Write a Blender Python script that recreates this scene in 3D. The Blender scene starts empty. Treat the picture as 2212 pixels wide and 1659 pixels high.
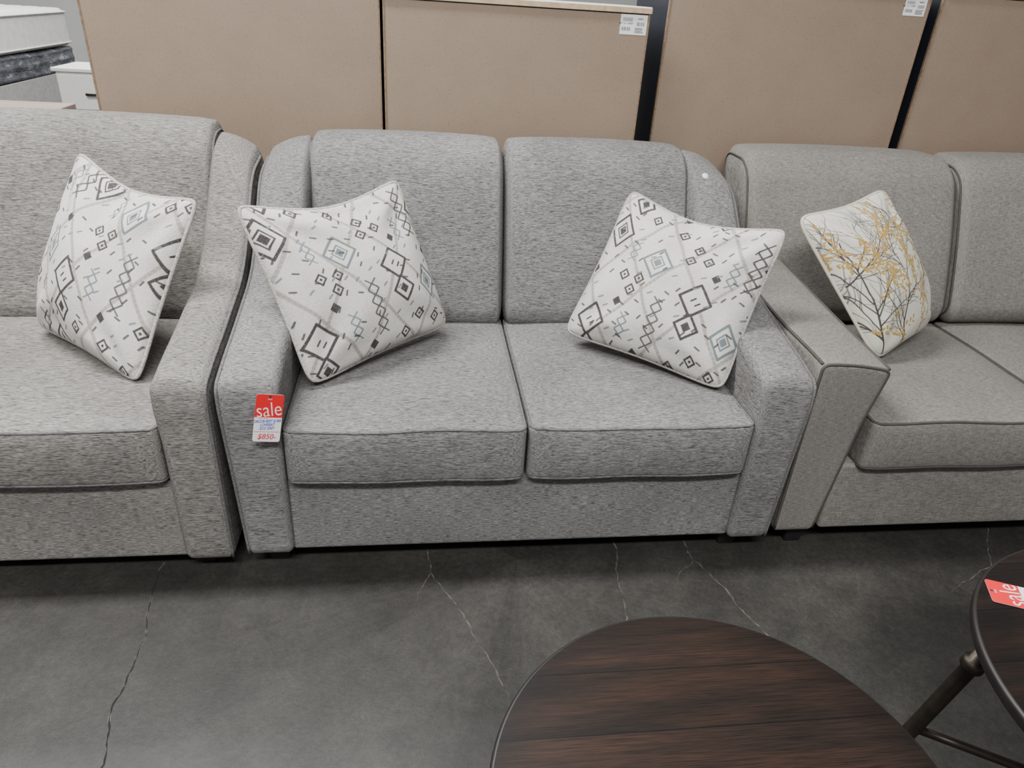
import bpy, bmesh, numpy as np, random
from math import *
from mathutils import Matrix, Vector
rnd=random.Random(7)
COL=bpy.context.collection

# ---------------------------------------------------------------- materials
def new_mat(name):
    m=bpy.data.materials.new(name); m.use_nodes=True
    nt=m.node_tree; b=nt.nodes["Principled BSDF"]
    return m,nt,b
def N(nt,t,**kw):
    n=nt.nodes.new(t)
    for k,v in kw.items():
        if k in n.inputs: n.inputs[k].default_value=v
        else: setattr(n,k,v)
    return n
def L(nt,a,b): nt.links.new(a,b)
def noise(nt,scale3,detail=2,rough=.5,coord="Object"):
    tc=N(nt,"ShaderNodeTexCoord"); mp=N(nt,"ShaderNodeMapping"); mp.inputs["Scale"].default_value=scale3
    L(nt,tc.outputs[coord],mp.inputs["Vector"])
    n=N(nt,"ShaderNodeTexNoise"); n.inputs["Scale"].default_value=1; n.inputs["Detail"].default_value=detail; n.inputs["Roughness"].default_value=rough
    L(nt,mp.outputs[0],n.inputs["Vector"]); return n.outputs["Fac"]
def ramp(nt,fac,stops):
    r=N(nt,"ShaderNodeValToRGB"); e=r.color_ramp.elements
    while len(e)<len(stops): e.new(.5)
    for i,(p,c) in enumerate(stops):
        e[i].position=p; e[i].color=(c,c,c,1) if not hasattr(c,"__len__") else (*c,1)
    L(nt,fac,r.inputs[0]); return r.outputs[0]
def mixc(nt,a,b,fac,mode="MIX"):
    m=N(nt,"ShaderNodeMix"); m.data_type='RGBA'; m.blend_type=mode
    if hasattr(fac,"links"): L(nt,fac,m.inputs[0])
    else: m.inputs[0].default_value=fac
    for s,i in ((a,6),(b,7)):
        if hasattr(s,"links"): L(nt,s,m.inputs[i])
        else: m.inputs[i].default_value=(*s,1)
    return m.outputs[2]
def bump(nt,b,h,strength,dist):
    n=N(nt,"ShaderNodeBump"); n.inputs["Strength"].default_value=strength; n.inputs["Distance"].default_value=dist
    L(nt,h,n.inputs["Height"]); L(nt,n.outputs[0],b.inputs["Normal"])
def plain(name,col,rough=.6,metal=0,var=.12,scale=40):
    m,nt,b=new_mat(name)
    n=noise(nt,(scale,)*3,3)
    lo=[c*(1-var) for c in col]; hi=[min(1,c*(1+var)) for c in col]
    L(nt,ramp(nt,n,[(.3,lo),(.7,hi)]),b.inputs["Base Color"])
    b.inputs["Roughness"].default_value=rough; b.inputs["Metallic"].default_value=metal
    return m
def normal_x(nt,th=.6):
    g=N(nt,"ShaderNodeNewGeometry"); s=N(nt,"ShaderNodeSeparateXYZ"); L(nt,g.outputs["Normal"],s.inputs[0])
    a=N(nt,"ShaderNodeMath",operation='ABSOLUTE'); L(nt,s.outputs[0],a.inputs[0])
    c=N(nt,"ShaderNodeMath",operation='GREATER_THAN'); L(nt,a.outputs[0],c.inputs[0]); c.inputs[1].default_value=th
    return c.outputs[0]
def heather(name,dark,mid,light,k=1.0):
    m,nt,b=new_mat(name)
    A=noise(nt,(100*k,720*k,720*k),1,.5); B=noise(nt,(720*k,100*k,720*k),1,.5)
    A2=noise(nt,(38*k,950*k,950*k),0,.5); B2=noise(nt,(950*k,38*k,950*k),0,.5)
    f=normal_x(nt)
    mm=N(nt,"ShaderNodeMix"); L(nt,f,mm.inputs[0]); L(nt,A,mm.inputs[2]); L(nt,B,mm.inputs[3])
    m2=N(nt,"ShaderNodeMix"); L(nt,f,m2.inputs[0]); L(nt,A2,m2.inputs[2]); L(nt,B2,m2.inputs[3])
    m3=N(nt,"ShaderNodeMix"); m3.inputs[0].default_value=.45; L(nt,mm.outputs[0],m3.inputs[2]); L(nt,m2.outputs[0],m3.inputs[3]); fac=m3.outputs[0]
    c=ramp(nt,fac,[(.33,dark),(.48,mid),(.66,light)])
    big=ramp(nt,noise(nt,(4,4,6),1,.5),[(.3,.86),(.7,1.08)])
    c=mixc(nt,c,big,1.0,"MULTIPLY")
    L(nt,c,b.inputs["Base Color"]); b.inputs["Roughness"].default_value=.95
    b.inputs["Specular IOR Level"].default_value=.10
    bump(nt,b,fac,.15,.0008)
    return m
def linen(name,dark,mid,light):
    m,nt,b=new_mat(name)
    A=noise(nt,(60,900,900),1,.5); B=noise(nt,(900,90,70),1,.5)
    mm=N(nt,"ShaderNodeMix"); mm.inputs[0].default_value=.4; L(nt,A,mm.inputs[2]); L(nt,B,mm.inputs[3])
    c=ramp(nt,mm.outputs[0],[(.36,dark),(.5,mid),(.64,light)])
    big=ramp(nt,noise(nt,(4,4,4),1,.5),[(.3,.94),(.7,1.05)])
    L(nt,mixc(nt,c,big,1.0,"MULTIPLY"),b.inputs["Base Color"]); b.inputs["Roughness"].default_value=.95
    b.inputs["Specular IOR Level"].default_value=.10
    bump(nt,b,mm.outputs[0],.12,.0006); return m
M_H=heather("heathered_grey_chenille",(.055,.0525,.050),(.164,.159,.153),(.305,.298,.288))
M_HL=heather("heathered_warm_grey_chenille",(.057,.053,.048),(.170,.162,.150),(.315,.303,.283),.95)
M_HP=heather("grey_piping_cloth",(.055,.054,.052),(.125,.122,.118),(.21,.206,.20))
M_R=linen("grey_linen_weave",(.112,.106,.096),(.182,.172,.157),(.262,.250,.229))
M_RP=plain("taupe_piping_cloth",(.062,.056,.048),.9)
M_BLK=plain("black_painted_wood",(.006,.0055,.0055),.7)
def mk_card():
    m,nt,b=new_mat("brown_fibreboard")
    a=noise(nt,(3,3,3),4,.6); c=ramp(nt,a,[(.3,(.235,.172,.123)),(.7,(.272,.203,.147))])
    s=ramp(nt,noise(nt,(160,160,160),3,.7),[(.32,.84),(.45,1.0),(.8,1.05)])
    L(nt,mixc(nt,c,s,1.0,"MULTIPLY"),b.inputs["Base Color"]); b.inputs["Roughness"].default_value=.62
    return m
M_CARD=mk_card()
M_EDGE=plain("raw_particle_board_edge",(.20,.135,.085),.8,0,.25,120)
M_WHITE=plain("white_laminate",(.72,.71,.68),.45,0,.03)
M_OAK=plain("pale_wood_edge",(.50,.36,.225),.6,0,.15,60)
M_PAPER=plain("white_paper",(.80,.80,.80),.6,0,.02)
M_RED=plain("red_print",(.70,.012,.018),.4,0,.03)
M_INK=plain("black_ink",(.03,.03,.035),.6)
M_BLUE=plain("blue_pen_ink",(.03,.05,.45),.6)
M_REDINK=plain("red_pen_ink",(.65,.05,.08),.6)
M_METAL=plain("dark_bronze_metal",(.050,.040,.032),.42,.8,.25,30)
M_NAVY=plain("dark_navy_side",(.010,.011,.020),.6)
def mk_floor():
    m,nt,b=new_mat("polished_concrete")
    a=noise(nt,(1.7,1.7,1.7),8,.68); c=ramp(nt,a,[(.32,(.0170,.0157,.0135)),(.5,(.0290,.0272,.0238)),(.68,(.0480,.0452,.0400))])
    s=ramp(nt,noise(nt,(9,9,9),7,.75),[(.3,.70),(.5,1.0),(.72,1.30)])
    c=mixc(nt,c,s,1.0,"MULTIPLY")
    s=ramp(nt,noise(nt,(70,70,70),4,.75),[(.3,.74),(.5,1.0),(.72,1.30)])
    c=mixc(nt,c,s,1.0,"MULTIPLY")
    g=ramp(nt,noise(nt,(300,300,300),2,.6),[(.32,.55),(.42,1.0),(.62,1.0),(.74,1.8)])
    c=mixc(nt,c,g,1.0,"MULTIPLY")
    L(nt,c,b.inputs["Base Color"])
    r=ramp(nt,noise(nt,(4,4,4),4,.6),[(.3,.40),(.7,.60)]); L(nt,r,b.inputs["Roughness"])
    bump(nt,b,noise(nt,(120,120,120),3,.6),.12,.002)
    return m
M_FLOOR=mk_floor()
M_CRL=plain("crack_light_edge",(.105,.098,.085),.8,0,.6,50)
M_CRD=plain("crack_dark_line",(.007,.007,.006),.9,0,.3)
def mk_wood():
    m,nt,b=new_mat("dark_espresso_wood_planks")
    tc=N(nt,"ShaderNodeTexCoord"); s=N(nt,"ShaderNodeSeparateXYZ"); L(nt,tc.outputs["Object"],s.inputs[0])
    d=N(nt,"ShaderNodeMath",operation='MULTIPLY'); L(nt,s.outputs[1],d.inputs[0]); d.inputs[1].default_value=1/.108
    fl=N(nt,"ShaderNodeMath",operation='FLOOR'); L(nt,d.outputs[0],fl.inputs[0])
    fr=N(nt,"ShaderNodeMath",operation='FRACT'); L(nt,d.outputs[0],fr.inputs[0])
    wn=N(nt,"ShaderNodeTexWhiteNoise"); wn.noise_dimensions='1D'; L(nt,fl.outputs[0],wn.inputs["W"])
    cx=N(nt,"ShaderNodeCombineXYZ"); L(nt,wn.outputs[0],cx.inputs[2]); 
    sc=N(nt,"ShaderNodeVectorMath",operation='SCALE'); L(nt,cx.outputs[0],sc.inputs[0]); sc.inputs["Scale"].default_value=30
    ad=N(nt,"ShaderNodeVectorMath",operation='ADD'); L(nt,tc.outputs["Object"],ad.inputs[0]); L(nt,sc.outputs[0],ad.inputs[1])
    def nz(scale,det,r=.6,dist=.6):
        mp=N(nt,"ShaderNodeMapping"); mp.inputs["Scale"].default_value=scale; L(nt,ad.outputs[0],mp.inputs["Vector"])
        n=N(nt,"ShaderNodeTexNoise"); n.inputs["Scale"].default_value=1; n.inputs["Detail"].default_value=det; n.inputs["Roughness"].default_value=r
        n.inputs["Distortion"].default_value=dist
        L(nt,mp.outputs[0],n.inputs["Vector"]); return n.outputs["Fac"]
    a=nz((3.0,24,1),3,.5,.3); g=nz((12,520,1),3,.75,.1)
    c=ramp(nt,a,[(.30,(.0085,.0050,.0036)),(.5,(.0150,.0080,.0052)),(.72,(.0255,.0125,.0078))])
    gg=ramp(nt,g,[(.36,.40),(.5,1.0),(.66,1.5)])
    c=mixc(nt,c,gg,1.0,"MULTIPLY")
    pk=ramp(nt,wn.outputs[0],[(0,.88),(1,1.15)]); c=mixc(nt,c,pk,1.0,"MULTIPLY")
    seam=ramp(nt,fr.outputs[0],[(0,.15),(.014,.2),(.028,1.0)])
    c=mixc(nt,c,seam,1.0,"MULTIPLY")
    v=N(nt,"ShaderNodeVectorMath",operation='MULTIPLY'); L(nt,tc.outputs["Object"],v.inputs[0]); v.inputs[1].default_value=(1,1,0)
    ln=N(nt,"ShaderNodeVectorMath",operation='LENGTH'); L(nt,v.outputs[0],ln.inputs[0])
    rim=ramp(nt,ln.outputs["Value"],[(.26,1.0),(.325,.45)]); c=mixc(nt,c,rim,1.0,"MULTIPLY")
    L(nt,c,b.inputs["Base Color"]); b.inputs["Roughness"].default_value=.42
    b.inputs["Specular IOR Level"].default_value=.32
    bump(nt,b,g,.4,.001)
    return m
M_WOOD=mk_wood()
M_WOODEDGE=plain("dark_wood_edge",(.009,.007,.006),.45,0,.3,30)
def vcol_mat(name,nz=320):
    m,nt,b=new_mat(name)
    a=N(nt,"ShaderNodeVertexColor"); a.layer_name="Col"
    L(nt,a.outputs[0],b.inputs["Base Color"]); b.inputs["Roughness"].default_value=.9; b.inputs["Specular IOR Level"].default_value=.12
    bump(nt,b,noise(nt,(nz,)*3,2,.6),.6,.0014); return m
M_PV=vcol_mat("printed_pillow_cloth")
M_PV2=vcol_mat("printed_botanical_cloth",700)
M_PP=plain("offwhite_speckled_piping",(.40,.385,.35),.9,0,.45,260)
M_PP2=plain("cream_piping",(.54,.50,.41),.9,0,.08,200)
M_MAT=plain("white_quilted_ticking",(.78,.76,.72),.8,0,.08,14)
M_GRYW=plain("greywashed_wood",(.42,.41,.39),.6,0,.12,30)
def mk_plastic():
    m,nt,b=new_mat("crumpled_plastic_wrap_over_navy")
    n=noise(nt,(5,5,14),5,.7)
    L(nt,ramp(nt,n,[(.38,(.035,.038,.05)),(.55,(.12,.125,.145)),(.66,(.42,.43,.45))]),b.inputs["Base Color"])
    b.inputs["Roughness"].default_value=.2; bump(nt,b,n,.8,.02); return m
M_PLAST=mk_plastic()
def mk_wood2():
    m,nt,b=new_mat("pinkish_brown_wood_top")
    n=noise(nt,(4,50,50),4,.6)
    L(nt,ramp(nt,n,[(.3,(.27,.19,.155)),(.7,(.37,.28,.235))]),b.inputs["Base Color"]); b.inputs["Roughness"].default_value=.5; return m
M_W2=mk_wood2()

# ---------------------------------------------------------------- mesh helpers
def link(o,parent=None):
    COL.objects.link(o)
    if parent is not None: o.parent=parent
    return o
def mesh_obj(name,verts,faces,mats,parent=None,smooth=True,recalc=True,loc=None):
    me=bpy.data.meshes.new(name); me.from_pydata([tuple(map(float,v)) for v in verts],[],faces)
    if recalc:
        bm=bmesh.new(); bm.from_mesh(me); bmesh.ops.recalc_face_normals(bm,faces=bm.faces); bm.to_mesh(me); bm.free()
    if not isinstance(mats,(list,tuple)): mats=[mats]
    for m in mats: me.materials.append(m)
    me.polygons.foreach_set("use_smooth",[smooth]*len(me.polygons)); me.update()
    o=bpy.data.objects.new(name,me); link(o,parent)
    if loc: o.location=loc
    return o
def empty(name,loc,label,cat,group=None):
    o=bpy.data.objects.new(name,None); o.empty_display_size=.1; o.location=loc; link(o)
    o["label"]=label; o["category"]=cat
    if group: o["group"]=group
    return o
def rbox(lo,hi,r,div=(6,6,6),seg=4):
    lo=np.array(lo,float);hi=np.array(hi,float)
    r=np.array([r]*3 if not hasattr(r,"__len__") else r,float); r=np.minimum(r,(hi-lo)/2*.999)
    ax=[]
    for k in range(3):
        t=[r[k]*tan(pi/4*i/seg) for i in range(seg+1)]
        ax.append([lo[k]+r[k]-x for x in reversed(t)]+list(np.linspace(lo[k]+r[k],hi[k]-r[k],div[k]+1)[1:-1])+[hi[k]-r[k]+x for x in t])
    n=[len(a) for a in ax]; idx={}; V=[]
    def vi(i,j,k):
        key=(i,j,k)
        if key not in idx: idx[key]=len(V); V.append((ax[0][i],ax[1][j],ax[2][k]))
        return idx[key]
    F=[]
    for a in range(3):
        b,c=(a+1)%3,(a+2)%3
        for s in (0,n[a]-1):
            for i in range(n[b]-1):
                for j in range(n[c]-1):
                    q=[]
                    for di,dj in ((0,0),(1,0),(1,1),(0,1)):
                        t=[0,0,0]; t[a]=s;t[b]=i+di;t[c]=j+dj; q.append(vi(*t))
                    F.append(q if s else q[::-1])
    V=np.array(V); c=np.clip(V,lo+r,hi-r); d=(V-c)/r; l=np.linalg.norm(d,axis=1,keepdims=True); l[l<1e-9]=1
    return c+d/l*r,F
def tube(path,rad,closed=False,n=8):
    P=np.array(path,float); m=len(P)
    if closed: T=np.roll(P,-1,0)-np.roll(P,1,0)
    else: T=np.gradient(P,axis=0)
    T/=np.linalg.norm(T,axis=1,keepdims=True)+1e-12
    u=np.cross(T[0],(0,0,1)); 
    if np.linalg.norm(u)<.1: u=np.cross(T[0],(1,0,0))
    u/=np.linalg.norm(u); V=[];F=[]
    for i in range(m):
        u=u-T[i]*(u@T[i]); u/=np.linalg.norm(u)+1e-12; w=np.cross(T[i],u)
        R=rad[i] if hasattr(rad,"__len__") else rad
        for k in range(n):
            a=2*pi*k/n; V.append(P[i]+R*(cos(a)*u+sin(a)*w))
    for i in range(m if closed else m-1):
        j=(i+1)%m
        for k in range(n): F.append([i*n+k,i*n+(k+1)%n,j*n+(k+1)%n,j*n+k])
    if not closed:
        F.append(list(range(n))[::-1]); F.append([(m-1)*n+k for k in range(n)])
    return np.array(V),F
def rrect(x0,x1,y0,y1,r,seg=5,step=.03):
    pts=[]
    for cx,cy,a0 in ((x1-r,y1-r,0),(x0+r,y1-r,90),(x0+r,y0+r,180),(x1-r,y0+r,270)):
        for i in range(seg+1):
            a=radians(a0+90*i/seg); pts.append((cx+r*cos(a),cy+r*sin(a)))
    out=[]
    for i in range(len(pts)):
        a=np.array(pts[i]);b=np.array(pts[(i+1)%len(pts)]); k=max(1,int(np.linalg.norm(b-a)/step))
        for j in range(k): out.append(a+(b-a)*j/k)
    return np.array(out)
def join(parts):
    V=[];F=[];o=0
    for v,f in parts:
        V.append(np.array(v)); F+= [[i+o for i in q] for q in f]; o+=len(v)
    return np.vstack(V),F
def sstep(a,b,x):
    t=np.clip((x-a)/(b-a),0,1); return t*t*(3-2*t)
def lathe(profile,n=64):
    V=[];F=[];m=len(profile)
    for i in range(n):
        a=2*pi*i/n
        for r,z in profile: V.append((r*cos(a),r*sin(a),z))
    for i in range(n):
        j=(i+1)%n
        for k in range(m-1): F.append([i*m+k,j*m+k,j*m+k+1,i*m+k+1])
    F.append([i*m for i in range(n)]); F.append([i*m+m-1 for i in range(n)])
    return np.array(V),F

# ---------------------------------------------------------------- sofas
py=np.array([-.05,0,.05,.20,.42,.50,.60,.69,.76,.83,.90,1.0]); pz=np.array([.572,.585,.596,.622,.668,.705,.795,.885,.940,.968,.975,.975])
yy=np.linspace(-.05,1.0,211); zz=np.interp(yy,py,pz); zz=np.convolve(np.pad(zz,9,mode="edge"),np.ones(19)/19,"valid")
def armtop(y): return np.interp(y,yy,zz)
def seat_cushion(par,x0,x1,mat,mp,top=.452,bot=.298,y0=-.03,y1=.66,crown=.014,r=.014,ph=0):
    lo=np.array([x0,y0,bot]);hi=np.array([x1,y1,top]); c=(lo+hi)/2;h=(hi-lo)/2
    def df(P):
        P=P.copy(); u=np.clip((P[:,0]-c[0])/h[0],-1,1);v=np.clip((P[:,1]-c[1])/h[1],-1,1);w=np.clip((P[:,2]-c[2])/h[2],-1,1)
        P[:,2]+=crown*(1-u**4)*(1-v**4)*np.clip((w+.6)/1.6,0,1)
        P[:,2]+=.002*np.sin(u*4+ph)*np.sin(v*5+ph*2)*np.clip(w,0,1)
        P[:,2]+=.0018*np.sin(u*6+ph)*np.clip(-v,0,1)*np.abs(w)
        P[:,1]-=.009*(1-w**2)*(1-u**8)*np.clip(-v,0,1)
        P[:,1]+=.006*(np.abs(u)**10)*np.clip(-v,0,1)
        return P
    V,F=rbox(lo,hi,r,(22,22,8)); o=mesh_obj("seat_cushion",df(V),F,mat,par)
    e=r*.25
    for z in (top-e,bot+e):
        q=rrect(x0+e,x1-e,y0+e,y1-e,r*1.2); P=df(np.column_stack([q,np.full(len(q),z)])); V,F=tube(P,.0040,True); mesh_obj("piping",V,F,mp,o)
    return o
def back_cushion(par,x0,x1,mat,mp,z0=.43,z1=.985,yb=.585,slope=.285,th=.20,crown=.008,rx=.024,pipes=(),rr=.05):
    lo=np.array([x0,0,z0]);hi=np.array([x1,th,z1]); c=(lo+hi)/2;h=(hi-lo)/2
    def df(P):
        P=P.copy(); u=np.clip((P[:,0]-c[0])/h[0],-1,1);v=np.clip((P[:,1]-c[1])/h[1],-1,1);w=np.clip((P[:,2]-c[2])/h[2],-1,1)
        P[:,1]-=crown*(1-u**6)*(1-w**2)*np.clip(-v,0,1)
        P[:,2]+=.008*(1-u**2)*np.clip(w,0,1)-rr*(np.abs(u)**14)*np.clip((w-.5)*2,0,1)*.20
        t=(P[:,2]-z0); P[:,1]+=yb+slope*t*.8+.22*t*t
        return P
    V,F=rbox(lo,hi,(rx,.075,.085),(22,6,22),6); o=mesh_obj("back_cushion",df(V),F,mat,par)
    for s in pipes:
        xs=(x0+rx*.26 if s<0 else x1-rx*.26)
        q=rrect(.075*.26,th-.075*.26,z0+.024,z1-.022,.065,8)
        P=df(np.column_stack([np.full(len(q),xs),q])); V,F=tube(P,.0034,True,6); mesh_obj("piping",V,F,mp,o)
    return o
def foot(par,x,y,h=.07):
    V,F=rbox((x-.032,y-.032,0),(x+.032,y+.032,h),.004,(2,2,2),2)
    k=1-.25*(1-V[:,2]/h); V[:,0]=x+(V[:,0]-x)*k; V[:,1]=y+(V[:,1]-y)*k
    mesh_obj("foot",V,F,M_BLK,par)
def swoop_arm(par,xi,xo,mat,mp,bulge=.010,sticker=False,taper=.015,zb=.062):
    s=1 if xo>xi else -1
    lo=(min(xi,xo),-.03,zb); hi=(max(xi,xo),.90,.60)
    def df(P):
        P=P.copy(); lin=np.clip((P[:,2]-zb)/(.60-zb),0,1); k=np.clip((P[:,2]-.30)/.30,0,None)
        out=np.clip((P[:,0]-xi)/(xo-xi),0,1); y=P[:,1].copy()
        rear=sstep(.66,.84,y)
        P[:,2]=P[:,2]+k*(armtop(y)-.60)-k*rear*(.055*out**2.2) - k*(1-rear)*.005*out**2
        P[:,2]+=k*.006*np.sin(np.clip(out,0,1)*pi)*(1-rear)
        P[:,0]+=s*(bulge*lin-taper*(1-lin))*out - s*.006*(1-out)*sstep(.40,.56,P[:,2])
        P[:,0]-=s*.007*(1-out)*rear*sstep(.50,.62,P[:,2])
        P[:,1]+=(.010*(1-lin)+.014*sstep(.50,.60,P[:,2]))*(1-sstep(0,.12,y))
        return P
    V,F=rbox(lo,hi,(.020,.018,.030),(7,48,20),6); o=mesh_obj("arm",df(V),F,mat,par)
    xx=xo-s*.005
    q=[(-.03+.004,z) for z in np.linspace(zb+.01,.574,24)]+[(-.026+.022-.022*cos(a),.574+.020*sin(a)) for a in np.linspace(0,pi/2,8)][1:]+[(y,.594) for y in np.linspace(.02,.86,56)]
    q=np.array(q); P=df(np.column_stack([np.full(len(q),xx),q])); V,F=tube(P,.0044,False); mesh_obj("piping",V,F,mp,o)
    if sticker:
        V,F=lathe([(.0001,0),(.011,0),(.011,.0006),(.0001,.0006)],24)
        st=mesh_obj("sticker",V,F,M_PAPER,o); st.location=((xi+xo)/2-.02,.735,float(armtop(.735))+.001); st.rotation_euler=(radians(38),0,0); st["label"]="small round white paper sticker"
    return o
def heather_sofa(root,hw,nc,mat,top=.452,zt=.985,bulge=.01,arm=.13,sticker=False,taper=.015,zb=.062):
    V,F=rbox((-hw-.01,0,zb),(hw+.01,.80,.296),.014,(30,8,6)); mesh_obj("base",V,F,mat,root)
    V,F=rbox((-hw-arm*.6,.80,zb),(hw+arm*.6,.93,.91),(.03,.03,.05),(20,3,12)); mesh_obj("back_frame",V,F,mat,root)
    w=2*hw/nc
    for i in range(nc):
        a=-hw+i*w
        seat_cushion(root,a+.003,a+w-.003,mat,M_HP,top,top-.154,ph=i*2.1)
        g0=-.004 if i==0 else .0; g1=-.004 if i==nc-1 else .0
        back_cushion(root,a+g0,a+w-g1,mat,M_HP,z1=zt,pipes=([-1] if i==0 else [])+([1] if i==nc-1 else []))
    swoop_arm(root,-hw,-hw-arm,mat,M_HP,bulge,False,taper,zb)
    swoop_arm(root,hw,hw+arm,mat,M_HP,bulge,sticker,taper,zb)
    for x in (-hw-.05,hw+.03):
        for y in (.06,.84): foot(root,x,y)
ls=empty("loveseat",(0,0,0),"heathered light grey two-seat loveseat with sloped arms and piping","sofa")
heather_sofa(ls,.60,2,M_H,sticker=True,arm=.130,taper=.012,bulge=.010)
sf=empty("sofa",(-1.74,.0,0),"heathered grey sofa with sloped arms beside the loveseat","sofa")
heather_sofa(sf,.865,2,M_HL,top=.462,zt=1.005,bulge=.001,arm=.122,taper=-.002,zb=.052)

def track_arm(par,xi,xo):
    s=1 if xo>xi else -1
    lo=(min(xi,xo),0,.068); hi=(max(xi,xo),.84,.60)
    def df(P):
        P=P.copy(); inn=1-np.clip((P[:,0]-xi)/(xo-xi),0,1)
        P[:,0]+=s*.066*inn*np.clip(1-(P[:,2]-.07)/.53,0,1)
        P[:,0]-=s*.014*inn*sstep(.42,.60,P[:,2])*(1-sstep(.0,.35,P[:,1]))
        k=np.clip((P[:,2]-.3)/.3,0,1)
        P[:,2]+=k*(.085*np.clip(P[:,1]/.75,0,1)+ .006*np.sin(np.clip((P[:,0]-lo[0])/(hi[0]-lo[0]),0,1)*pi))
        P[:,2]+=k*.018*(1-inn)*(1-sstep(0,.3,P[:,1]))
        return P
    V,F=rbox(lo,hi,(.020,.012,.020),(8,24,14),4); o=mesh_obj("arm",df(V),F,M_R,par)
    e=.0045; x0,x1=lo[0]+e,hi[0]-e
    q=[(x0,z) for z in np.linspace(.08,.58,20)]+[(x0+.015-.015*cos(a),.58+.015*sin(a)) for a in np.linspace(.2,pi/2,5)]+[(x,.60-e) for x in np.linspace(x0+.02,x1-.02,8)]+[(x1-.015+.015*cos(a),.58+.015*sin(a)) for a in np.linspace(pi/2,.2,5)]+[(x1,z) for z in np.linspace(.58,.08,20)]
    q=np.array(q); P=df(np.column_stack([q[:,0],np.full(len(q),e),q[:,1]])); tp=[tube(P,.0042)]
    for x in (x0,x1):
        ys=np.linspace(.01,.80,40); P=df(np.column_stack([np.full(40,x),ys,np.full(40,.60-e)])); tp.append(tube(P,.0042))
    for V,F in tp: mesh_obj("piping",V,F,M_RP,o)
rs=empty("sofa",(1.56,.0,0),"smooth grey linen sofa with square arms and dark piping","sofa")
V,F=rbox((-.672,.004,.072),(.672,.80,.30),.012,(24,8,6)); mesh_obj("base",V,F,M_R,rs)
V,F=rbox((-.72,.80,.072),(.72,.95,.86),.03,(20,3,12)); mesh_obj("back_frame",V,F,M_R,rs)
for a,b in ((-.622,-.003),(.003,.622)): seat_cushion(rs,a,b,M_R,M_RP,.450,.298,y0=-.02,crown=.016,ph=a*5)
for a,b in ((-.762,.012),(.012,.770)): back_cushion(rs,a,b,M_R,M_RP,z0=.45,z1=.985,yb=.59,slope=.33,th=.24,crown=.012,rx=.04,pipes=(-1,1),rr=.05)
track_arm(rs,-.625,-.812); track_arm(rs,.625,.812)
for x in (-.72,.72):
    for y in (.06,.80): foot(rs,x,y,.078)

# ---------------------------------------------------------------- pillows
class Raster:
    def __init__(s,n,base):
        s.n=n; s.a=np.ones((n,n,3))*np.array(base); g=np.linspace(0,1,n); s.U,s.V=np.meshgrid(g,g,indexing="ij")
    def box(s,x0,x1,y0,y1):
        n=s.n-1; f=lambda t:int(min(max(t,0),1)*n)
        return slice(f(x0),f(x1)+2),slice(f(y0),f(y1)+2)
    def paint(s,sl,mask,col):
        s.a[sl]=s.a[sl]*(1-mask[...,None])+np.array(col)*mask[...,None]
    def seg(s,p,q,w,col,al=1,soft=.0022):
        sl=s.box(min(p[0],q[0])-w*2,max(p[0],q[0])+w*2,min(p[1],q[1])-w*2,max(p[1],q[1])+w*2)
        X=s.U[sl]-p[0];Y=s.V[sl]-p[1]; dx,dy=q[0]-p[0],q[1]-p[1]; t=np.clip((X*dx+Y*dy)/(dx*dx+dy*dy+1e-12),0,1)
        d=np.hypot(X-t*dx,Y-t*dy); s.paint(sl,np.clip((w-d)/soft+.5,0,1)*al,col)
    def poly(s,P,w,col,al=1):
        for i in range(len(P)): s.seg(P[i],P[(i+1)%len(P)],w,col,al)
    def diamond(s,c,a,b,col,fill=True,w=.006):
        P=[(c[0],c[1]+b),(c[0]+a,c[1]),(c[0],c[1]-b),(c[0]-a,c[1])]
        if fill:
            sl=s.box(c[0]-a*1.3,c[0]+a*1.3,c[1]-b*1.1,c[1]+b*1.1); X=s.U[sl]-c[0];Y=s.V[sl]-c[1]
            d=1-(np.abs(X)/a+np.abs(Y)/b); s.paint(sl,np.clip(d*12,0,1),col)
        else: s.poly(P,w/2,col)
BASE=(.63,.610,.568)
DK=(.060,.054,.051); BL=(.165,.197,.208); LG=(.34,.31,.28)
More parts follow.
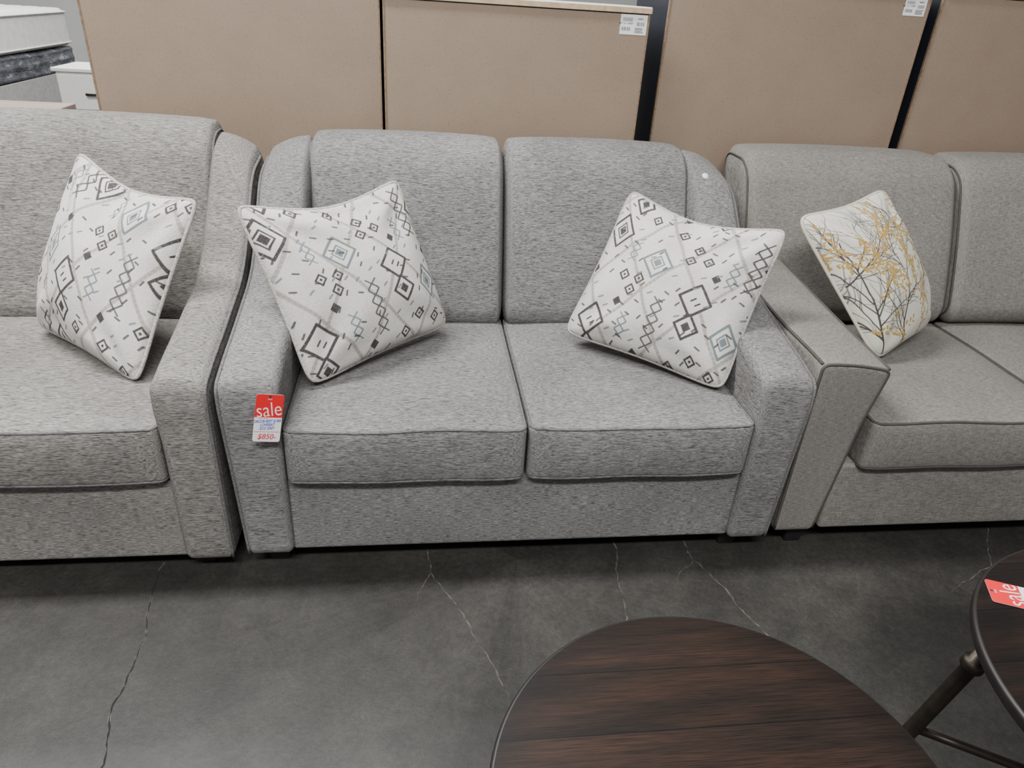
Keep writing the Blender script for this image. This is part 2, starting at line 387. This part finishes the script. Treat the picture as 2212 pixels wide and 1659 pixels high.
def geo_pattern(n,ox,oy,seed):
    r=np.random.RandomState(seed); R=Raster(n,BASE)
    def fld(k):
        g=r.rand(k,k); x=np.linspace(0,k-1.001,n); i=x.astype(int); f=x-i; i2=np.minimum(i+1,k-1)
        rows=g[i]*(1-f)[:,None]+g[i2]*f[:,None]; return rows[:,i]*(1-f)[None]+rows[:,i2]*f[None]
    sp=(r.rand(n,n)<np.clip((fld(9)-.38)*1.0,0,.5)).astype(float); R.paint((slice(None),slice(None)),sp*.45,(.32,.31,.30))
    def each(fn,c):
        for i in (-1,0,1):
            for j in (-1,0,1):
                p=((c[0]+ox)%1.0+i,(c[1]+oy)%1.0+j)
                if -.25<p[0]<1.25 and -.25<p[1]<1.25: fn(p)
    for k in range(-4,7):
        for sg in (1,-1):
            pts=[]
            for t in np.linspace(-.05,1.05,50):
                pts.append((k*.36+(ox%.36)-.38+(t-oy)*.66*sg+.003*sin(t*30+k*2),t))
            for a,b in zip(pts,pts[1:]):
                if -.05<a[0]<1.05: R.seg(a,b,.0095,LG,.75,.006)
    IN=(.65,.63,.585)
    def nested(col,a=.094,b=.112):
        def f(p):
            R.diamond(p,a,b,IN); R.diamond(p,a,b,col,False,.015); R.diamond(p,a*.48,b*.48,col,False,.009); R.diamond(p,a*.32,b*.32,col)
        return f
    each(nested(BL),(.37,.66)); each(nested(BL,.075,.105),(.88,.33)); each(nested(DK,.095,.115),(.04,.80))
    def pair(p):
        R.diamond(p,.090,.102,IN); R.diamond(p,.090,.102,DK,False,.016)
        R.seg((p[0]-.02,p[1]-.01),(p[0]+.0,p[1]+.012),.005,DK); R.seg((p[0]+.01,p[1]-.03),(p[0]+.03,p[1]-.01),.005,DK)
        q=(p[0]+.005,p[1]-.168); R.diamond(q,.066,.078,IN); R.diamond(q,.066,.078,DK,False,.015); R.diamond(q,.030,.036,DK)
    each(pair,(.66,.50)); each(pair,(.10,.20)); 
    def chain(col,k=4,w=.009,a=.034):
        def f(p):
            for i in range(k):
                c=(p[0],p[1]-i*a*2.0); R.diamond(c,a,a*1.1,col,False,w)
            for i in range(k+1):
                c=(p[0],p[1]-i*a*2.0+a); R.seg((c[0]-a*.9,c[1]+a*.8),(c[0]+a*.9,c[1]-a*.8),w/2,col); R.seg((c[0]-a*.9,c[1]-a*.8),(c[0]+a*.9,c[1]+a*.8),w/2,col)
        return f
    each(chain((.10,.095,.09)),(.47,.38)); each(chain((.08,.075,.072)),(.90,.90)); each(chain(BL,2,.008,.028),(.30,.24)); each(chain(BL,2,.008,.028),(.80,.74)); each(chain(BL,2,.007,.026),(.20,.72))
    for c in ((.56,.84),(.64,.77),(.54,.75),(.20,.52),(.27,.44),(.74,.15),(.62,.07),(.43,.93),(.30,.52),(.86,.10),(.24,.96)):
        each(lambda p:(R.diamond(p,.030,.033,DK,False,.011),R.diamond(p,.010,.011,DK)),c)
    for c in ((.72,.67),(.22,.35),(.40,.07),(.97,.52)):
        each(lambda p:R.diamond(p,.030,.034,DK),c)
    dash=[]
    for i in range(600):
        c=(r.rand(),r.rand())
        if all((abs(c[0]-d[0])+abs(c[1]-d[1]))>.07 for d in dash): dash.append(c)
    for i,c in enumerate(dash[:115]):
        a=(radians(35),radians(-20),radians(60))[i%3]; col=DK if i%3 else BL
        each(lambda p:R.seg((p[0]-.013*cos(a),p[1]-.013*sin(a)),(p[0]+.013*cos(a),p[1]+.013*sin(a)),.0054,col,.92),c)
    nzm=r.rand(n,n)
    R.a=R.a+ (nzm<.10)[...,None]*np.clip(.25-R.a,0,1)*.5
    R.a*=(1-.18*(r.rand(n,n)<.18))[...,None]
    return R.a
def bot_pattern(n,seed=5):
    R=Raster(n,(.67,.645,.565)); r=random.Random(seed)
    BR=(.070,.060,.054); OC=(.43,.28,.08); GY=(.19,.175,.16)
    def leaf(p,a,l,col):
        w=l*.5; sl=R.box(p[0]-l,p[0]+l,p[1]-l,p[1]+l); X=R.U[sl]-p[0];Y=R.V[sl]-p[1]
        x=X*cos(a)+Y*sin(a); y=-X*sin(a)+Y*cos(a); R.paint(sl,np.clip((1-((x/l)**2+(y/w)**2))*4,0,1),col)
    def branch(p,a,length,w,dep,leafy):
        n_=int(length/.02); 
        for i in range(n_):
            a+=r.uniform(-.14,.14); q=(p[0]+.02*cos(a),p[1]+.02*sin(a))
            if leafy:
                if i%2: R.seg(p,q,w*.7,OC)
            else: R.seg(p,q,w*(1-.5*i/n_),BR if w>.003 else GY)
            if leafy and r.random()<.85: 
                s=r.choice((-1,1)); leaf((q[0]+.016*cos(a+s*1.2),q[1]+.016*sin(a+s*1.2)),a+s*.8,r.uniform(.012,.018),OC)
            if dep>0 and r.random()<.27:
                branch(q,a+r.choice((-1,1))*r.uniform(.35,.75),length*r.uniform(.4,.6),max(.0024,w*.62),dep-1,leafy)
            p=q
    branch((.06,-.02),radians(72),.80,.0068,2,False)
    branch((.28,.0),radians(60),.85,.0062,2,False)
    branch((.02,.50),radians(25),.6,.0050,2,False)
    branch((.62,1.02),radians(-62),.6,.0058,2,False)
    branch((1.0,.82),radians(205),.5,.0045,2,False)
    for p,a in (((.05,.95),-70),((.02,.66),-30),((.52,.02),65),((.8,.0),90),((.55,.35),70),((.02,.2),-20),((.20,.85),-60),((.82,.35),80),((.95,.5),100),((.35,.6),40)):
        branch(p,radians(a),.38,.0036,1,True)
    R.a*=(1-.04*(np.random.RandomState(1).rand(n,n)<.3))[...,None]
    return R.a
def pillow(name,corners,pat,mv,mp,label,T=.092,c=.05,ctop=.16,seed=1,group=None,grow=1.06,crn=.055):
    P00,P10,P11,P01=[np.array(p,float) for p in corners]
    cen=(P00+P10+P11+P01)/4
    zmin=min(p[2] for p in (P00,P10,P11,P01))
    P00,P10,P11,P01=[cen+(p-cen)*grow for p in (P00,P10,P11,P01)]
    nrm=np.cross((P10-P00)+(P11-P01),(P01-P00)+(P11-P10)); nrm/=np.linalg.norm(nrm)
    base=cen.copy(); base[2]=zmin
    root=empty(name,tuple(base),label,"pillow",group)
    rs_=np.random.RandomState(seed); ph=rs_.rand(8)*6.28
    def surf(u,v,side):
        a=2*u-1;b=2*v-1
        cc=np.where(b>0,ctop,c)
        cr=1-crn*np.abs(a*b)**8
        a2=a*(1-c*(1-np.abs(b)**2.0))*cr; b2=b*(1-cc*(1-np.abs(a)**1.7))*cr
        U=(a2+1)/2;V=(b2+1)/2
        P=(P00*((1-U)*(1-V))[...,None]+P10*(U*(1-V))[...,None]+P11*(U*V)[...,None]+P01*((1-U)*V)[...,None])
        e=np.clip((1-a*a),0,1)*np.clip((1-b*b),0,1)
        sag=1.0-.18*b
        h=T*(e**.52)*sag*(1.0+.10*np.sin(2.2*a+ph[0])*np.cos(1.7*b+ph[1]))
        for k,(sx,sy) in enumerate(((1,1),(-1,1),(1,-1),(-1,-1))):
            d=np.hypot(a-sx,b-sy); ang=np.arctan2(b-sy,a-sx)
            h=h+.0065*np.sin(ang*8+ph[k])*np.exp(-((d-.55)/.38)**2)*np.clip(e*3,0,1)
        h=h-.020*np.exp(-(a/.16)**2)*np.clip((b-.15)/.85,0,1)*np.clip(e*4,0,1)
        h=h+.005*np.sin(5*a+3*b+ph[5])*np.clip(e*2,0,1)
        return P+nrm*(side*h)[...,None]-base
    objs=[]
    for side,n in ((1,len(pat)),(-1,60)):
        g=np.linspace(0,1,n)
        U,V=np.meshgrid(g,g,indexing="ij"); S=surf(U,V,side if side>0 else -.5).reshape(-1,3)
        i=np.arange(n-1); I,J=np.meshgrid(i,i,indexing="ij"); q=(I*n+J).ravel()
        Q=np.column_stack([q,q+n,q+n+1,q+1]) if side>0 else np.column_stack([q,q+1,q+n+1,q+n])
        objs.append((S,Q))
    S=np.vstack([objs[0][0],objs[1][0]]); Q=np.vstack([objs[0][1],objs[1][1]+len(objs[0][0])])
    me=bpy.data.meshes.new("cover"); me.vertices.add(len(S)); me.vertices.foreach_set("co",S.ravel())
    me.loops.add(len(Q)*4); me.loops.foreach_set("vertex_index",Q.ravel().astype(np.int32))
    me.polygons.add(len(Q)); me.polygons.foreach_set("loop_start",(np.arange(len(Q))*4).astype(np.int32))
    me.polygons.foreach_set("use_smooth",np.ones(len(Q),bool)); me.update(calc_edges=True); me.validate()
    at=me.color_attributes.new("Col",'FLOAT_COLOR','POINT')
    nb=60; g=(np.linspace(0,1,nb)*(len(pat)-1)).astype(int); back=pat[np.ix_(g,g)].reshape(-1,3)
    C=np.vstack([pat.reshape(-1,3),back]); C=np.column_stack([C,np.ones(len(C))]); at.data.foreach_set("color",C.ravel().astype(np.float32))
    me.materials.append(mv); o=bpy.data.objects.new("cover",me); link(o,root)
    k=60; t=np.linspace(0,1,k,endpoint=False); o1=np.ones(k)
    uu=np.concatenate([t,o1,1-t,0*o1]); vv=np.concatenate([0*o1,t,o1,1-t])
    P=surf(uu,vv,0.0*uu)
    for _ in range(2): P=(P+np.roll(P,1,0)+np.roll(P,-1,0))/3
    V,F=tube(P,.0056,True,8); mesh_obj("piping",V,F,mp,o)
    return root
NP=400
GP="geometric pattern throw pillows"
geo_lab="off-white throw pillow with black and blue-grey diamonds"
pillow("throw_pillow",[(-1.325,.47,.515),(-.985,.19,.485),(-.835,.385,.885),(-1.176,.60,.947)],geo_pattern(NP,.35,.18,3),M_PV,M_PP,geo_lab+", on longer sofa",seed=2,group=GP,ctop=.20)
pillow("throw_pillow",[(-.545,.17,.485),(-.197,.47,.52),(-.336,.59,.903),(-.706,.30,.897)],geo_pattern(NP,0,0,4),M_PV,M_PP,geo_lab+", on loveseat",seed=3,group=GP,ctop=.22)
pillow("throw_pillow",[(.178,.42,.52),(.555,.14,.480),(.70,.27,.878),(.365,.57,.897)],geo_pattern(NP,.05,.93,5),M_PV,M_PP,geo_lab+", on loveseat",seed=4,group=GP,ctop=.22)
pillow("throw_pillow",[(1.112,.30,.495),(1.420,.52,.510),(1.192,.61,.918),(.842,.45,.864)],bot_pattern(NP),M_PV2,M_PP2,"cream throw pillow printed with dark branches and mustard leaves",seed=6,T=.100,ctop=.09,c=.015,crn=.08)

# ---------------------------------------------------------------- writing helper
def text_mesh(body,size,loc,mat,parent,bold=0,name="lettering",sx=1.0,rot=0,shear=0):
    cu=bpy.data.curves.new("t","FONT"); cu.body=body; cu.size=size; cu.offset=bold; cu.align_x='CENTER'; cu.align_y='CENTER'; cu.shear=shear; cu.resolution_u=6
    o=bpy.data.objects.new("t",cu); COL.objects.link(o); bpy.context.view_layer.update()
    me=bpy.data.meshes.new_from_object(o.evaluated_get(bpy.context.evaluated_depsgraph_get())); bpy.data.objects.remove(o)
    me.materials.clear(); me.materials.append(mat)
    t=bpy.data.objects.new(name,me); link(t,parent); t.location=loc; t.scale=(sx,1,1); t.rotation_euler=(0,0,rot); return t
def card(w,h,r,z0,z1,x=0,y=0,corners=(1,1,1,1)):
    pts=[]
    for (cx,cy,a0),k in zip(((w/2,h/2,0),(-w/2,h/2,90),(-w/2,-h/2,180),(w/2,-h/2,270)),corners):
        rr=r if k else .0003
        X=cx-(rr if cx>0 else -rr);Y=cy-(rr if cy>0 else -rr)
        for i in range(7):
            a=radians(a0+90*i/6); pts.append((X+rr*cos(a)+x,Y+rr*sin(a)+y))
    n=len(pts); V=[(*p,z0) for p in pts]+[(*p,z1) for p in pts]
    F=[list(range(n))[::-1],[i+n for i in range(n)]]+[[i,(i+1)%n,(i+1)%n+n,i+n] for i in range(n)]
    return V,F
def sale_tag(mat4,label,lines,price,hh=.48):
    root=empty("sale_tag",(0,0,0),label,"price tag"); root.matrix_world=mat4
    w,h=.066,.132
    V,F=card(w,h,.006,0,.0006); b=mesh_obj("card",V,F,M_PAPER,root,False)
    V,F=card(w,h*hh,.006,.0006,.0009,0,h*(.5-hh/2),(1,1,0,0)); mesh_obj("red_header",V,F,M_RED,root,False)
    text_mesh("sale",.056,(0,.023,.0013),M_PAPER,root,-.0003,sx=.74,rot=radians(9))
    V,F=lathe([(.0001,.0009),(.003,.0009),(.003,.0011),(.0001,.0011)],20); h_=mesh_obj("punch_hole",V,F,M_INK,root,False); h_.location=(0,.060,0)
    text_mesh("SALE",.005,(0,.053,.0013),M_PAPER,root)
    text_mesh("REG. PRICE",.0045,(-.012,-.0005,.0013),M_REDINK,root)
    y=-.008
    for ln in lines:
        text_mesh(ln,.0105,(-.001,y,.0012),M_BLUE,root,.0002,shear=.35,name="handwriting",sx=.70,rot=radians(4)); y-=.0100
    V,F=card(w*.98,.0012,.0002,.0006,.0009,0,-.038); mesh_obj("rule_line",V,F,M_REDINK,root,False)
    text_mesh(price,.021,(0,-.052,.0012),M_REDINK,root,.0003,name="handwriting",shear=.2,sx=.9)
    return root
m=Matrix.Translation((-.617,-.050,.506))@Matrix.Rotation(radians(14),4,'Z')@Matrix.Rotation(radians(86),4,'X')@Matrix.Rotation(radians(-11),4,'Z')@Matrix.Scale(.92,4)
sale_tag(m,"red and white sale price tag hanging on the loveseat arm",["DECOR-REST $1000","LOVESEAT","ECO GREY"],"$850-")

# ---------------------------------------------------------------- tables
def round_table(name,loc,rad,h,label,leg_angles,legtop,legfoot):
    root=empty(name,loc,label,"table")
    prof=[(.0001,h-.028),(rad-.012,h-.028),(rad-.003,h-.024),(rad,h-.018),(rad,h-.006),(rad-.002,h-.002),(rad-.006,h),(.0001,h)]
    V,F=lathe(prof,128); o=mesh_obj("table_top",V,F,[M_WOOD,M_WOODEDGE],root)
    for p in o.data.polygons:
        p.use_smooth=len(p.vertices)<8 and abs(p.normal.z)<.95
        if abs(p.normal.z)<.9: p.material_index=1
    V,F=lathe([(rad-.045,h-.045),(rad-.025,h-.045),(rad-.025,h-.028),(rad-.045,h-.028),(rad-.045,h-.045)],96)
    F=[f for f in F if len(f)==4]; mesh_obj("apron_ring",V,F,M_METAL,root,False)
    hub=np.array((0,0,h*.42))
    for a in leg_angles:
        a=radians(a); t=np.array((legtop*cos(a),legtop*sin(a),h-.03)); f=np.array((legfoot*cos(a),legfoot*sin(a),.0))
        P=[];R=[]; d=f-t
        for s_,r_ in ((0,.014),(.105,.014),(.11,.020),(.145,.020),(.15,.014),(.3,.014),(.6,.014),(.965,.014),(.97,.019),(1,.019)): P.append(t+d*s_);R.append(r_)
        V,F=tube(P,R,False,16); mesh_obj("leg",V,F,M_METAL,root)
        s0=t+d*.55; V,F=tube([s0+(hub-s0)*s for s in np.linspace(0,1,6)],.0085,False,12); mesh_obj("stretcher",V,F,M_METAL,root)
    V,F=lathe([(.0001,h*.42-.015),(.022,h*.42-.015),(.022,h*.42+.015),(.0001,h*.42+.015)],24); mesh_obj("hub",V,F,M_METAL,root,False)
    return root
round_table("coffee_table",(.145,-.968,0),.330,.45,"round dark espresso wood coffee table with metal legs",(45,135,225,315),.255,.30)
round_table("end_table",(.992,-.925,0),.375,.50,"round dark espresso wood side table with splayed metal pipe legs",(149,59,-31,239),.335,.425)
m=Matrix.Translation((.803,-.688,.5012))@Matrix.Rotation(radians(66),4,'Z')@Matrix.Scale(.90,4)
sale_tag(m,"red and white sale price tag lying on the side table",["END TABLE","DARK"],"$199-",hh=.46)

# ---------------------------------------------------------------- cabinets seen from behind
def barcode_label(parent,x,z,w,h,y,seed):
    r=random.Random(seed)
    V,F=rbox((x,y-.0008,z-h),(x+w,y,z),.0003,(1,1,1),1); o=mesh_obj("label_sticker",V,F,M_PAPER,parent,False); o["label"]="small white shipping label with barcodes"
    parts=[]
    def bars(x0,x1,z0,z1):
        t=x0
        while t<x1:
            b=r.choice((.0006,.0009,.0014)); parts.append(rbox((t,y-.0013,z0),(min(t+b,x1),y-.0008,z1),.0001,(1,1,1),1)); t+=b+r.choice((.0012,.002))
    bars(x+w*.08,x+w*.45,z-h*.34,z-h*.15); bars(x+w*.05,x+w*.40,z-h*.80,z-h*.62); bars(x+w*.62,x+w*.90,z-h*.55,z-h*.36)
    for k in range(4):
        zz_=z-h*(.66+.07*k); parts.append(rbox((x+w*.55,y-.0013,zz_-.0007),(x+w*r.uniform(.8,.95),y-.0008,zz_+.0007),.0001,(1,1,1),1))
    V,F=join(parts); mesh_obj("barcode",V,F,M_INK,o,False)
    for tx,tz,b in ((x+w*.22,z-h*.44,"SET 1/2 - CHEST"),(x+w*.75,z-h*.20,"B4002")):
        t=text_mesh(b,.0065,(tx,y-.0012,tz),M_INK,o,.0001); t.rotation_euler=(radians(90),0,0)
def cabinet(x0,x1,y,h,label,side=M_NAVY,lab=None,top=M_WHITE):
    root=empty("cabinet",((x0+x1)/2,y+.2,0),label,"cabinet","tall cabinets with their backs to the sofas")
    cx=(x0+x1)/2; a=x0-cx;b=x1-cx; yb=-.2
    V,F=rbox((a,yb+.004,0),(b,.2,h-.02),.002,(2,2,2),1); mesh_obj("body",V,F,side,root,False)
    V,F=rbox((a+.004,yb-.001,.02),(b-.004,yb+.004,h-.022),.001,(2,1,2),1); mesh_obj("back_panel",V,F,M_CARD,root,False)
    for e0,e1 in ((a-.001,a+.005),(b-.005,b+.001)):
        V,F=rbox((e0,yb-.003,.0),(e1,yb+.01,h-.02),.001,(1,1,1),1); mesh_obj("panel_edge",V,F,M_EDGE,root,False)
    V,F=rbox((a-.004,yb-.006,h-.02),(b+.004,.205,h),.003,(2,2,1),2); mesh_obj("top",V,F,top,root,False)
    V,F=rbox((a-.004,yb-.008,h-.019),(b+.004,yb-.006,h-.004),.0005,(2,1,1),1); mesh_obj("top_edge_band",V,F,M_OAK,root,False)
    for s in (-1,1):
        V,F=rbox(((a+.01 if s<0 else .003),.2,.06),((-.003 if s<0 else b-.01),.218,h-.03),.003,(2,1,2),1); d=mesh_obj("door",V,F,M_WHITE,root,False)
        V,F=tube([(s*.03,.219,h*.5),(s*.03,.24,h*.51),(s*.03,.24,h*.6),(s*.03,.219,h*.61)],.004); mesh_obj("handle",V,F,M_METAL,d)
    if lab: barcode_label(root,b-lab[0],h-lab[1],lab[2],lab[3],yb-.001,int(x0*100)+500)
    return root
CL="tall cabinet, bare brown fibreboard back behind the sofas"
cabinet(-1.275,-.388,1.04,1.46,CL)
cabinet(-.376,.470,1.00,1.385,CL+", barcode label",lab=(.095,.024,.088,.058))
cabinet(.545,1.455,1.05,1.490,CL+", barcode label",lab=(.092,.028,.078,.052))
cabinet(1.505,2.40,1.06,1.500,CL)

# ---------------------------------------------------------------- far left: bed, nightstand, dresser
bed=empty("bed",(-4.4,5.6,0),"greywashed wooden bed frame holding a bare mattress","bed")
for n_,a,b in (("side_rail",(.74,-1.1,.20),(.79,1.1,.50)),("side_rail",(-.79,-1.1,.20),(-.74,1.1,.50)),("end_rail",(-.74,-1.1,.20),(.74,-1.05,.50)),("end_rail",(-.74,1.05,.20),(.74,1.1,.50)),("platform",(-.74,-1.05,.46),(.74,1.05,.498))):
    V,F=rbox(a,b,.005,(2,2,2),2); mesh_obj(n_,V,F,M_GRYW,bed,False)
for x in (-.75,.75):
    for y in (-1.06,1.06):
        V,F=rbox((x-.035,y-.035,0),(x+.035,y+.035,.20),.004,(1,1,1),1); mesh_obj("leg",V,F,M_GRYW,bed,False)
bs=empty("box_spring",(-4.4,5.6,.502),"navy box spring wrapped in crumpled clear plastic on the bed","box spring")
V,F=rbox((-.76,-1.04,0),(.79,1.04,.20),.03,(20,24,6),4)
V=V+ .006*np.sin(V[:,[1,2,0]]*37)+.005*np.sin(V[:,[2,0,1]]*71); V[:,2]=np.clip(V[:,2],0,.205); mesh_obj("cover",V,F,M_PLAST,bs)
mt=empty("mattress",(-4.4,5.6,.709),"thick white quilted mattress on the bed","mattress")
V,F=rbox((-.76,-1.04,0),(.79,1.04,.32),.05,(30,40,8),5)
V[:,2]+=.006*np.sin(V[:,0]*42)*np.sin(V[:,1]*42)*(V[:,2]>.2); mesh_obj("cover",V,F,M_MAT,mt)
q=rrect(-.765,.795,-1.045,1.045,.05,8)
for z in (.03,.29):
    V,F=tube(np.column_stack([q,np.full(len(q),z)]),.008,True); mesh_obj("piping",V,F,M_MAT,mt)
ns=empty("nightstand",(-2.40,4.2,0),"white nightstand with dark drawer pulls near the bed","nightstand")
V,F=rbox((-.28,-.19,.05),(.28,.2,.765),.004,(2,2,2),2); mesh_obj("body",V,F,M_WHITE,ns,False)
V,F=rbox((-.30,-.21,.765),(.30,.21,.79),.006,(2,2,1),2); mesh_obj("top",V,F,M_WHITE,ns,False)
for z in (.07,.30,.53):
    V,F=rbox((-.265,-.205,z),(.265,-.19,z+.215),.003,(2,1,2),2); d=mesh_obj("drawer",V,F,M_WHITE,ns,False)
    V,F=tube([(-.10,-.203,z+.10),(-.10,-.228,z+.10),(.10,-.228,z+.10),(.10,-.203,z+.10)],.008); mesh_obj("handle",V,F,M_METAL,d)
for x in (-.25,.25):
    for y in (-.16,.17):
        V,F=rbox((x-.02,y-.02,0),(x+.02,y+.02,.05),.003,(1,1,1),1); mesh_obj("foot",V,F,M_WHITE,ns,False)
dr=empty("dresser",(-2.50,2.12,0),"low dresser with pinkish brown wooden top behind the sofa","dresser")
V,F=rbox((-.60,-.22,.785),(.60,.24,.815),.005,(2,2,1),2); mesh_obj("top",V,F,M_W2,dr,False)
V,F=rbox((-.58,-.2,.06),(.58,.22,.785),.004,(2,2,2),2); mesh_obj("body",V,F,M_W2,dr,False)
for x0 in (-.57,.01):
    for z in (.09,.43):
        V,F=rbox((x0,-.215,z),(x0+.56,-.2,z+.32),.003,(1,1,1),2); d=mesh_obj("drawer",V,F,M_W2,dr,False)
        V,F=tube([(x0+.2,-.213,z+.18),(x0+.2,-.235,z+.18),(x0+.36,-.235,z+.18),(x0+.36,-.213,z+.18)],.006); mesh_obj("handle",V,F,M_METAL,d)
for x in (-.54,.54):
    for y in (-.17,.18):
        V,F=rbox((x-.025,y-.025,0),(x+.025,y+.025,.06),.003,(1,1,1),1); mesh_obj("foot",V,F,M_W2,dr,False)

# ---------------------------------------------------------------- floor with cracks, wall
V=[(-9,-5,0),(9,-5,0),(9,10,0),(-9,10,0)]; F=[[0,1,2,3]]; mi=[0]
def crack(pts,w,seed,lightk=1.0,dark=.45):
    r=random.Random(seed); P=[np.array(p) for p in pts]; path=[P[0]]
    for a,b in zip(P,P[1:]):
        k=max(2,int(np.linalg.norm(b-a)*100/1.1)); t=(b-a)/np.linalg.norm(b-a); n_=np.array((-t[1],t[0]))
        off=0
        for i in range(1,k+1):
            off=off*.8+r.uniform(-.0034,.0034)*(0 if i==k else 1); path.append(a+(b-a)*i/k+n_*off)
    path=np.array(path); T=np.gradient(path,axis=0); T/=np.linalg.norm(T,axis=1,keepdims=True)+1e-9; Nn=np.column_stack([-T[:,1],T[:,0]])
    for ww,z,m_ in ((w*lightk,.0004,1),(w*dark,.0007,2)):
        b0=len(V)
        for i,p in enumerate(path):
            k=ww*r.uniform(.4,1.2)*(min(1,(len(path)-1-i)/6+.15)); o=Nn[i]*k
            V.append((p[0]-o[0],p[1]-o[1],z)); V.append((p[0]+o[0],p[1]+o[1],z))
        for i in range(len(path)-1):
            F.append([b0+2*i,b0+2*i+1,b0+2*i+3,b0+2*i+2]); mi.append(m_)
crack([(-.97,.25),(-.955,-.01),(-.925,-.20),(-.93,-.41),(-.90,-.54),(-.885,-.75),(-.9,-1.3)],.0026,1,.8,.7)
crack([(-.26,.3),(-.24,-.04),(-.15,-.24),(-.09,-.40),(-.05,-.50),(-.04,-.6)],.0017,2,1.0,.3)
crack([(-.24,-.04),(-.27,-.10),(-.28,-.14)],.0012,3,1.0,.25)
crack([(.31,.3),(.29,0),(.265,-.10),(.26,-.22),(.24,-.32)],.0016,4,1.0,.3)
crack([(.50,.3),(.51,-.03),(.565,-.18),(.62,-.34),(.66,-.5)],.0021,5,1.0,.3)
crack([(.51,-.03),(.45,-.08),(.42,-.12)],.0012,6,1.0,.25)
crack([(1.55,.1),(1.40,-.10),(1.2,-.2)],.0012,7,1.0,.25)
fl=mesh_obj("floor",V,F,[M_FLOOR,M_CRL,M_CRD],None,False,False)
for p,k in zip(fl.data.polygons,mi): p.material_index=k
fl["kind"]="structure"
M_WALL=plain("painted_warehouse_wall",(.55,.54,.52),.8,0,.04,3)
V,F=rbox((-9,10,0),(9,10.15,4.5),.005,(1,1,1),1); w=mesh_obj("wall_back",V,F,M_WALL,None,False); w["kind"]="structure"

# ---------------------------------------------------------------- light
def area(name,loc,size,power,rot=(0,0,0),col=(1,1,1)):
    l=bpy.data.lights.new(name,'AREA'); l.shape='RECTANGLE'; l.size,l.size_y=size; l.energy=power; l.color=col
    o=bpy.data.objects.new(name,l); link(o); o.location=loc; o.rotation_euler=rot; return o
area("ceiling_light",(-1.7,.4,4.0),(2.2,.4),270,col=(1,.995,.985))
area("ceiling_light",(-.6,-2.9,4.0),(3,.4),270,rot=(radians(25),0,0),col=(1,.995,.985))
area("ceiling_light",(-2.8,4.6,4.6),(5,1),520,col=(.97,.985,1))
w=bpy.data.worlds.new("world"); bpy.context.scene.world=w; w.use_nodes=True
w.node_tree.nodes["Background"].inputs[0].default_value=(.965,.98,1,1); w.node_tree.nodes["Background"].inputs[1].default_value=.37

# ---------------------------------------------------------------- camera
yaw,pit,rol=radians(8.50),radians(28.64),radians(3.81)
f=Vector((sin(yaw)*cos(pit),cos(yaw)*cos(pit),-sin(pit))); r0=Vector((cos(yaw),-sin(yaw),0)); u0=r0.cross(f)
r=r0*cos(rol)+u0*sin(rol); u=u0*cos(rol)-r0*sin(rol)
cam=bpy.data.cameras.new("camera"); cam.sensor_width=36; cam.lens=1539/2212*36
co=bpy.data.objects.new("camera",cam); link(co)
co.matrix_world=Matrix(((r.x,u.x,-f.x,-.272),(r.y,u.y,-f.y,-1.504),(r.z,u.z,-f.z,1.396),(0,0,0,1)))
bpy.context.scene.camera=co
